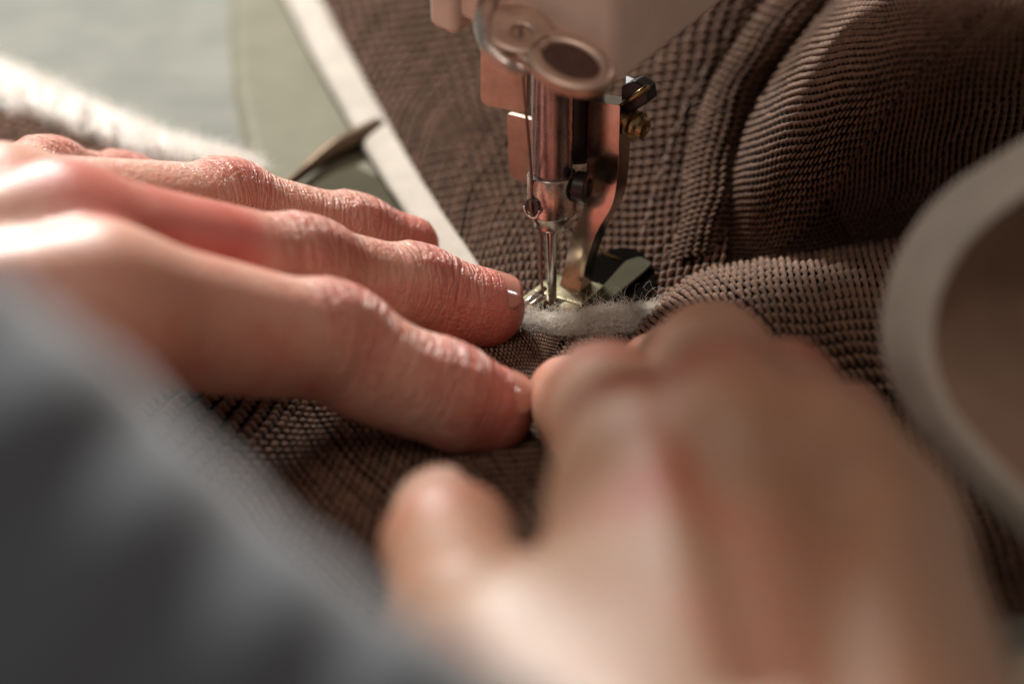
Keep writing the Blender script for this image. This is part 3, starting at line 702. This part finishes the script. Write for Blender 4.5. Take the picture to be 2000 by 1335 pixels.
# ------------------------------------------------------------------ hands: one implicit surface each
def surface_nets(Fd, origin, h):
    s = Fd < 0
    c = [s[i:s.shape[0] - 1 + i, j:s.shape[1] - 1 + j, k:s.shape[2] - 1 + k] for i in (0, 1) for j in (0, 1) for k in (0, 1)]
    cnt = sum(x.astype(np.int8) for x in c); act = (cnt > 0) & (cnt < 8)
    idx = -np.ones(act.shape, dtype=np.int64); I, J, K = np.nonzero(act); idx[I, J, K] = np.arange(len(I))
    acc = np.zeros((len(I), 3)); num = np.zeros(len(I))
    val = {(i, j, k): Fd[I + i, J + j, K + k] for i in (0, 1) for j in (0, 1) for k in (0, 1)}
    for a in val:
        for ax in range(3):
            if a[ax]: continue
            b = list(a); b[ax] = 1; b = tuple(b)
            va, vb = val[a], val[b]; x = (va < 0) != (vb < 0)
            t = np.where(x, va / np.where(x, va - vb, 1), 0)
            p = np.tile(np.array(a, float), (len(I), 1)); p[:, ax] += t
            acc += p * x[:, None]; num += x
    V = (np.stack([I, J, K], 1) + acc / num[:, None]) * h + origin
    Fs = []
    for ax in range(3):
        sl0 = [slice(None)] * 3; sl1 = [slice(None)] * 3; sl0[ax] = slice(0, -1); sl1[ax] = slice(1, None)
        A = s[tuple(sl0)]; B = s[tuple(sl1)]; ch = A != B
        o1, o2 = [(1, 2), (2, 0), (0, 1)][ax]
        X = np.array(np.nonzero(ch)); ok = (X[o1] > 0) & (X[o2] > 0) & (X[o1] < s.shape[o1] - 1) & (X[o2] < s.shape[o2] - 1)
        X = X[:, ok]; fl = A[tuple(X)]
        def at(d1, d2):
            Y = X.copy(); Y[o1] -= d1; Y[o2] -= d2; return idx[tuple(Y)]
        q = np.stack([at(1, 1), at(0, 1), at(0, 0), at(1, 0)], 1); q[~fl] = q[~fl][:, ::-1]; Fs.append(q)
    return V, np.concatenate(Fs)
class Hand:
    def __init__(self, lo, hi, h):
        self.lo = np.array(lo, float); self.h = h
        n = np.ceil((np.array(hi) - self.lo) / h).astype(int) + 1; self.n = n
        self.F = np.full(n, 60.0, dtype=np.float32)
        self.prims = []
    def new(self): return np.full(self.n, 60.0, dtype=np.float32)
    def region(self, pts, m):
        a = np.clip(np.floor((pts.min(0) - m - self.lo) / self.h).astype(int), 0, self.n); b = np.clip(np.ceil((pts.max(0) + m - self.lo) / self.h).astype(int) + 1, 0, self.n)
        g = [(self.lo[i] + np.arange(a[i], b[i]) * self.h).astype(np.float32) for i in range(3)]
        return tuple(slice(a[i], b[i]) for i in range(3)), g
    def cone(self, Fd, a, b, ra, rb, k=2.0, flat=1.0, nrm=None, sub=False):
        a = np.array(a, float); b = np.array(b, float)
        sl, g = self.region(np.array([a, b]), max(ra, rb) + k * 2 + 6)
        X, Y, Z = np.meshgrid(*g, indexing='ij')
        ab = b - a; L2 = max(np.dot(ab, ab), 1e-6)
        px, py, pz = X - a[0], Y - a[1], Z - a[2]
        t = np.clip((px * ab[0] + py * ab[1] + pz * ab[2]) / L2, 0, 1)
        px -= t * ab[0]; py -= t * ab[1]; pz -= t * ab[2]
        q = px * px + py * py + pz * pz
        if flat != 1.0:
            c = px * nrm[0] + py * nrm[1] + pz * nrm[2]; q = q + c * c * (1 / flat ** 2 - 1)
        d = np.sqrt(q) - (ra + (rb - ra) * t)
        if flat != 1.0: d = d * (0.5 + 0.5 * flat)
        cur = Fd[sl]
        if sub:
            d = -d; hh = np.clip(0.5 + 0.5 * (d - cur) / k, 0, 1); Fd[sl] = cur * (1 - hh) + d * hh + k * hh * (1 - hh)
        else:
            hh = np.clip(0.5 + 0.5 * (cur - d) / k, 0, 1); Fd[sl] = cur * (1 - hh) + d * hh - k * hh * (1 - hh)
    def merge(self, Fd, k):
        hh = np.clip(0.5 + 0.5 * (self.F - Fd) / k, 0, 1); self.F = self.F * (1 - hh) + Fd * hh - k * hh * (1 - hh)
    def mesh(self, name, mat, fingers, smooth_it=3, bumps=()):
        V, Q = surface_nets(self.F, self.lo, self.h)
        E = np.concatenate([Q[:, [0, 1]], Q[:, [1, 2]], Q[:, [2, 3]], Q[:, [3, 0]]])
        E = np.concatenate([E, E[:, ::-1]]); deg = np.bincount(E[:, 0], minlength=len(V))[:, None]
        for lam in (0.6, -0.3) * smooth_it:
            A = np.stack([np.bincount(E[:, 0], weights=V[E[:, 1], i], minlength=len(V)) for i in range(3)], 1) / deg
            V = V + lam * (A - V)
        # finger coordinates for the skin: along, around, id
        sk = np.zeros((len(V), 3)); best = np.full(len(V), 1e9); fl = np.zeros(len(V)); wr = np.zeros(len(V)); of = np.zeros(len(V))
        for fid, (pts, rad, up) in enumerate(fingers):
            pts = np.array(pts); acc = 0.0
            for i in range(len(pts) - 1):
                ab = pts[i + 1] - pts[i]; L = np.linalg.norm(ab); d = ab / L
                q = V - pts[i]; t = q @ d; tc_ = np.clip(t, 0 if i else -60, L if i < len(pts) - 2 else L + 20)
                r = q - tc_[:, None] * d; dist = np.linalg.norm(r, axis=1) - np.interp(np.clip(t / L, 0, 1), [0, 1], [rad[i], rad[i + 1]])
                n = up - d * np.dot(up, d); n /= np.linalg.norm(n); b = np.cross(d, n)
                ang = np.arctan2(r @ b, r @ n)
                m_ = dist < best; best[m_] = dist[m_]
                sk[m_, 0] = (acc + tc_)[m_]; sk[m_, 1] = (ang * 8.0)[m_]; sk[m_, 2] = fid
                dors = np.clip(np.cos(ang), 0, 1)
                s_al = tc_ / L
                near0 = np.exp(-((tc_) / 7.5) ** 2) if i else 0 * tc_
                near1 = np.exp(-((tc_ - L) / 7.5) ** 2) if i < len(pts) - 2 else 0 * tc_
                w_ = np.maximum(near0, near1) * dors
                wr[m_] = w_[m_]
                of[m_] = (np.clip((acc + tc_ - 1.0) / 9.0, 0, 1) if len(pts) == 4 and fid < 4 else 0 * tc_)[m_]
                f_ = 0.32 * w_ + (0.45 * np.clip(s_al, 0, 1) if i == len(pts) - 2 else 0.0) + 0.25 * np.clip(-np.cos(ang), 0, 1)
                fl[m_] = (f_ + 0 * tc_)[m_]
                acc += L
        for c, r, a in bumps: fl += a * np.exp(-(np.linalg.norm(V - np.array(c), axis=1) / r) ** 2)
        for _ in range(160):
            fl = 0.5 * fl + 0.5 * np.bincount(E[:, 0], weights=fl[E[:, 1]], minlength=len(V)) / deg[:, 0]
            wr = 0.5 * wr + 0.5 * np.bincount(E[:, 0], weights=wr[E[:, 1]], minlength=len(V)) / deg[:, 0]
            of = np.minimum(of, 0.5 * of + 0.5 * np.bincount(E[:, 0], weights=of[E[:, 1]], minlength=len(V)) / deg[:, 0])
        fl = np.clip(fl, -0.4, 1)
        return mesh(name, V, Q, mat, None, attrs={'skin': sk, 'flush': fl, 'wrinkle': wr, 'on_finger': of})

def nail(parent, c0, axis, up, length, halfw, rad, mat, lift=0.0):
    """curved nail plate: c0 = centre of the fingertip bone line below the nail, axis towards the tip"""
    axis = np.array(axis, float); axis /= np.linalg.norm(axis); up = np.array(up, float); up -= axis * np.dot(up, axis); up /= np.linalg.norm(up); sd = np.cross(axis, up)
    V = []; nu, nv = 17, 15
    for lay in (0, -0.45):
        for j in range(nv):
            y = -1 + 2 * j / (nv - 1)
            for i in range(nu):
                x = -1 + 2 * i / (nu - 1)
                # squircle outline
                wdt = halfw * (1 - 0.10 * y * y) * (1 if abs(y) < 0.55 else math.sqrt(max(0.0, 1 - ((abs(y) - 0.55) / 0.47) ** 2)) * 0.85 + 0.15)
                s = x * wdt; al = y * length / 2 
                hgt = rad * math.cos(s / rad * 0.95) + lift - 0.018 * (al) ** 2 + lay
                V.append(np.array(c0) + axis * al + sd * (rad * math.sin(s / rad * 0.95)) + up * hgt)
    F = []; o = nu * nv
    for j in range(nv - 1):
        for i in range(nu - 1):
            a = j * nu + i; F += [[a, a + 1, a + nu + 1, a + nu], [o + a, o + a + nu, o + a + nu + 1, o + a + 1]]
    ring = [i for i in range(nu)] + [j * nu + nu - 1 for j in range(1, nv)] + [(nv - 1) * nu + i for i in range(nu - 2, -1, -1)] + [j * nu for j in range(nv - 2, 0, -1)]
    for i in range(len(ring)):
        a, b = ring[i], ring[(i + 1) % len(ring)]; F.append([b, a, o + a, o + b])
    return mesh('fingernail', V, F, mat, parent)

upz = np.array([0, 0, 1.0])
def build_fingers(H, fingers, kf=2.2):
    Fd_all = H.new()
    for f in fingers:
        Fd = H.new(); p, r = f['p'], f['r']
        for i in range(len(p) - 1): H.cone(Fd, p[i], p[i + 1], r[i], r[i + 1], kf)
        for (c, d, ra, rb, k) in f.get('extra', []): H.cone(Fd, c, d, ra, rb, k)
        for (c, d, ra, rb, k) in f.get('cut', []): H.cone(Fd, c, d, ra, rb, k, sub=True)
        k = 0.7; hh = np.clip(0.5 + 0.5 * (Fd_all - Fd) / k, 0, 1); Fd_all = Fd_all * (1 - hh) + Fd * hh - k * hh * (1 - hh)
    return Fd_all
def finger(J, R, up=upz, knuckle=0.35):
    """joints MCP, PIP, DIP, TIP as 3-D points; adds knuckle swellings, finger pads and a waist between joints"""
    p = [np.array(j, float) for j in J]; e = []
    up = np.array(up, float)
    for i in (1, 2):
        d = p[i + 1] - p[i - 1]; d /= np.linalg.norm(d); n = up - d * np.dot(up, d); n /= np.linalg.norm(n)
        rr = R[i] * (0.84 if i == 1 else 0.80)
        e.append((p[i] - d * 2.2 + n * R[i] * 0.27, p[i] + d * 2.0 + n * R[i] * 0.24, rr, rr, 2.6))
    cut = []
    for i in (1, 2):
        d = p[i + 1] - p[i - 1]; d /= np.linalg.norm(d); n = up - d * np.dot(up, d); n /= np.linalg.norm(n); b = np.cross(d, n)
        for o_ in (-2.6, -0.6, 1.4):
            c = p[i] + d * o_ + n * R[i] * 1.02; e.append((c - b * 2.6 - n * 0.5, c + b * 2.6 - n * 0.5, 0.75, 0.75, 1.3))
        c = p[i] - n * R[i] * 1.22; cut.append((c - b * 7, c + b * 7, 1.5, 1.5, 1.6))
    d = p[1] - p[0]; n = up - d * np.dot(up, d) / np.dot(d, d); n /= np.linalg.norm(n)
    e.append((p[0] + d * 0.35 - n * R[1] * 0.30, p[0] + d * 0.75 - n * R[1] * 0.22, R[1] * 0.86, R[1] * 0.80, 3.0))       # pad of the first phalanx
    d = p[2] - p[1]; e.append((p[1] + d * 0.35 - n * R[2] * 0.28, p[1] + d * 0.7 - n * R[2] * 0.22, R[2] * 0.92, R[2] * 0.9, 2.5))
    d = p[3] - p[2]; e.append((p[2] + d * 0.45 - n * R[3] * 0.25, p[2] + d * 0.95 - n * R[3] * 0.12, R[3] * 0.98, R[3] * 0.86, 2.5))
    return dict(p=p, r=list(R), extra=e, up=up, cut=cut)

# --- left hand (palm down, fingers to the right)
Lidx = [P(190, 590, 36), P(640, 672, 18.5), P(866, 770, 9.5), P(962, 796, 6.2)]
Lmid = [P(110, 465, 38), P(585, 530, 21), P(810, 572, 11), P(950, 600, 6.8)]
Lrng = [P(-10, 420, 34), P(440, 403, 19), P(690, 456, 9.5), P(800, 478, 5.6)]
Lpky = [P(-150, 400, 28), P(90, 352, 17.0), P(240, 365, 10.0), P(360, 390, 5.5)]
fl_ = [finger(Lidx, (9.8, 8.0, 6.9, 6.1), (-0.1, -0.15, 1)), finger(Lmid, (9.8, 7.4, 6.6, 5.9), (0, -0.1, 1)), finger(Lrng, (9.0, 6.6, 5.6, 4.7), (0, 0.0, 1)), finger(Lpky, (8.0, 6.2, 5.0, 4.2))]
HL = Hand((-190, -130, -2), (2, 62, 66), 0.5)
Fg = build_fingers(HL, fl_)
wrist = np.array([-165.0, -100.0, 40.0])
Pm = HL.new()
hn = np.array([0.12, -0.1, 1.0]); hn /= np.linalg.norm(hn)
mc = [f['p'][0] for f in fl_]
for q, dx in zip(mc, (-6, -2, 4, 10)):
    wq = wrist + np.array([-dx * 0.4, dx * 1.5, -4]); HL.cone(Pm, q - hn * 3, wq, 12.0, 15.0, 7.0, 0.85, hn)
for a, b in ((0, 1), (1, 2), (2, 3)): HL.cone(Pm, mc[a] - hn * 4, mc[b] - hn * 4, 9.5, 9.0, 5.0)
for q in mc: HL.cone(Pm, q + hn * 0.6, q + hn * 0.6 + (wrist - q) * 0.08, 8.4, 7.5, 5.0)                  # knuckles
for q in mc: HL.cone(Pm, q + hn * 5.6, q + (wrist - q) * 0.75 + hn * 9.5, 2.0, 1.8, 4.5)                 # tendons
# thumb side of the palm and the thumb tucked in under the hand
cmc = wrist + np.array([18, -8, -14]); tmp_ = PD(60, 830, 335); 
HL.cone(Pm, cmc, mc[0] - hn * 14 + np.array([-12, -6, 0]), 15, 10, 8)
HL.merge(Pm, 6.0); HL.merge(Fg, 4.0)
thumb = dict(p=[cmc, P(40, 800, 26), P(260, 870, 15), P(400, 905, 9)], r=[13, 10, 9, 7.0])
Ft = HL.new()
for i in range(3): HL.cone(Ft, thumb['p'][i], thumb['p'][i + 1], thumb['r'][i], thumb['r'][i + 1], 3)
handL = HL.mesh('hand', M['skin'], [(f['p'], f['r'], np.array(f['up'])) for f in fl_] + [([wrist, mc[1]], [18, 12], upz)], 3)
props(handL, 'sunlit hand lying flat on the cloth, fingers spread towards the needle', 'hand')
# fingernails
def tipnail(parent, f, length, halfw, off=0.0, back=0.0, up=None):
    p, r = f['p'], f['r']; d = p[3] - p[2]; d = d / np.linalg.norm(d)
    uu = f['up'] if up is None else np.array(up, float)
    nail(parent, p[3] - d * back, d, uu, length, halfw, r[3] + off, M['nail'])
tipnail(handL, fl_[0], 9.5, 4.6, 0.12, 1.0, (0.10, -0.45, 1)); tipnail(handL, fl_[1], 9.8, 4.7, 0.10, 1.2, (0, -0.35, 1)); tipnail(handL, fl_[2], 8.0, 3.8, 0.05, 2.0)

# --- right hand (back of the hand to the camera, fingers bent down on to the cloth)
Ridx = [P(1290, 960, 46), P(1185, 805, 27), P(1150, 810, 12), P(1110, 770, 6.2)]
Rmid = [P(1445, 905, 50), P(1390, 728, 29), P(1335, 735, 13), P(1280, 725, 6.5)]
Rrng = [P(1580, 940, 48), P(1525, 800, 30), P(1470, 800, 14), P(1400, 775, 7)]
Rpky = [P(1690, 1050, 41), P(1640, 868, 25), P(1600, 870, 13), P(1550, 835, 7)]
fr_ = [finger(Ridx, (10.4, 8.0, 6.8, 5.8), (0, -0.5, 1)), finger(Rmid, (10.4, 8.2, 7.0, 5.8), (0, -0.4, 1)), finger(Rrng, (10.0, 7.8, 6.8, 5.6), (0, -0.4, 1)), finger(Rpky, (9.0, 7.0, 5.8, 4.8), (0, -0.4, 1))]
HR = Hand((-40, -260, -2), (80, -20, 78), 0.75)
Fg = build_fingers(HR, fr_)
Pm = HR.new(); mc = [f['p'][0] for f in fr_]
wr_ = np.array([17.0, -222.0, 50.0]); hn = np.array([0, -0.25, 1.0]); hn /= np.linalg.norm(hn)
for q, dx in zip(mc, (-9, -3, 3, 9)):
    wq = wr_ + np.array([dx, 0, -3]); HR.cone(Pm, q - hn * 3, wq, 11.5, 16.0, 6.0, 0.85, hn); HR.cone(Pm, wq, wq + np.array([4, -90, 4]), 18, 22, 7)
for a, b in ((0, 1), (1, 2), (2, 3)): HR.cone(Pm, mc[a] - hn * 4, mc[b] - hn * 4, 9.5, 9.0, 5.0)
for q in mc: HR.cone(Pm, q + hn * 1.5, q + hn * 1.5 + (wr_ - q) * 0.06, 9.0, 7.5, 4.0)
for q in mc: HR.cone(Pm, q + hn * 7.4, q + (wr_ - q) * 0.8 + hn * 12, 2.3, 2.1, 3.0)
for a, b in ((0, 1), (1, 2), (2, 3)):
    v0 = 0.5 * (mc[a] + mc[b]) + hn * 10.5; HR.cone(Pm, v0 + np.array([0, 7, -1.0]), v0 + (wr_ - v0) * 0.55 + hn * 6.5, 3.2, 2.0, 6.0, sub=True)
HR.merge(Pm, 5.0); HR.merge(Fg, 3.5)
Rth = [P(1060, 1420, 40), P(930, 1240, 32), P(880, 1075, 24), P(862, 1010, 19.5)]
Ft = HR.new(); tr = (12, 8.8, 7.5, 5.9)
for i in range(3): HR.cone(Ft, Rth[i], Rth[i + 1], tr[i], tr[i + 1], 4)
HR.cone(Ft, Rth[0], mc[0] - hn * 8 + np.array([5, -34, 0]), 10, 6, 6)
HR.cone(Ft, Rth[0], wr_ + np.array([-6, 0, -6]), 15, 17, 7)
HR.merge(Ft, 6.0)
flr = [(f['p'], f['r'], np.array(f['up'])) for f in fr_] + [([np.array(q) for q in Rth], list(tr), upz), ([wr_, mc[1]], [20, 12], upz)]
bm_ = [(P(1235, 800, 30), 9, 0.9), (P(1240, 815, 44), 9, 0.9), (P(1310, 905, 58), 6, 0.9), (P(1250, 930, 56), 5, 0.8), (P(1540, 740, 36), 9, 0.45), (P(1700, 830, 36), 9, 0.5), (P(1460, 840, 58), 8, -0.45), (P(870, 1060, 30), 9, 0.3)]
handR = HR.mesh('hand', M['skin_tan'], flr, 3, bm_)
props(handR, 'blurred hand with bent knuckles and raised thumb pressing the cloth in the foreground', 'hand')
dth = Rth[3] - Rth[2]
nail(handR, Rth[3] - dth / np.linalg.norm(dth) * 4.0, dth, (-0.36, -0.16, 0.92), 12, 5.6, 6.85, M['thumbnail'])

# ------------------------------------------------------------------ foreground sleeve, loop of cloth, table
A_ = [PD(-540, 730, 205), PD(-180, 905, 195), PD(150, 1225, 188), PD(560, 1570, 184), PD(1010, 1830, 182)]
V, F = tube_data(cr(np.array(A_), np.linspace(0, 4, 60)), 16.0, 48)
tt = np.repeat(np.linspace(0, 4, 60), 48)
V = V + (0.5 * np.sin(tt * 5.1 + V[:, 2] * 0.2) + 0.6 * np.sin(tt * 9.0 + V[:, 0] * 0.15))[:, None] * np.array([0.2, -0.5, 0.8])
sl = mesh('sleeve', V, F, M['sleeve'], None)
props(sl, 'dark grey cloth sleeve blurred across the lower left foreground', 'sleeve')

LA = [PD(2120, 200, 314), PD(1960, 300, 316), PD(1820, 400, 318), PD(1740, 540, 320), PD(1725, 680, 320), PD(1770, 800, 318), PD(1850, 900, 311), PD(1960, 1010, 302), PD(2080, 1120, 294)]
LB = [PD(2160, 310, 300), PD(2020, 370, 302), PD(1905, 460, 304), PD(1838, 570, 306), PD(1825, 690, 306), PD(1860, 790, 304), PD(1930, 880, 298), PD(2030, 980, 290), PD(2140, 1080, 284)]
strip('edge_tape', LA, LB, M['tape'], garment, 0.9, 80, 12, 0.1, 0.3)
LD = [PD(1690, 1480, 250), PD(1800, 1400, 250), PD(1930, 1320, 252), PD(2060, 1260, 255), PD(2200, 1220, 258)]
LE = [PD(1790, 1560, 250), PD(1890, 1480, 250), PD(2000, 1400, 252), PD(2110, 1350, 255), PD(2230, 1310, 258)]
strip('edge_tape', LD, LE, M['tape'], garment, 0.9, 60, 12, 0.1, 0.3)
LC = [PD(2250, 420, 332), PD(2230, 450, 336), PD(2220, 520, 340), PD(2210, 600, 344), PD(2210, 690, 344), PD(2210, 760, 342), PD(2220, 830, 334), PD(2240, 920, 326), PD(2260, 1020, 318)]
class Sheet3(Sheet):
    def __init__(self, rows):
        g = np.array(rows); R, C_ = g.shape[:2]
        gv = cr(g, np.linspace(0, R - 1, 61)); self.g = cr(gv.transpose(1, 0, 2), np.linspace(0, C_ - 1, 81)).transpose(1, 0, 2)
LM = [0.5 * (np.array(a) + np.array(b)) + np.array([0, 3, 2.0]) for a, b in zip(LB, LC)]
shl = Sheet3([LB, LM, LC]); gu, gv = np.meshgrid(np.linspace(0, 1, 81), np.linspace(0, 1, 41)); X = shl(gu, gv)
q = np.arange(40)[:, None]; l = np.arange(80)[None]
mesh('cloth_loop', X.reshape(-1, 3), np.stack([q * 81 + l, q * 81 + l + 1, (q + 1) * 81 + l + 1, (q + 1) * 81 + l], -1).reshape(-1, 4), M['lining'], garment)

tz = -2.4
o = slab('table_top', [np.array([-900, -330, tz]), np.array([900, -330, tz]), np.array([900, 1400, tz]), np.array([-900, 1400, tz])], tz - 25, tz, M['table'], None, 1.0)
props(o, 'pale grey green enamelled work table under the sewing machine', 'table', kind='structure')
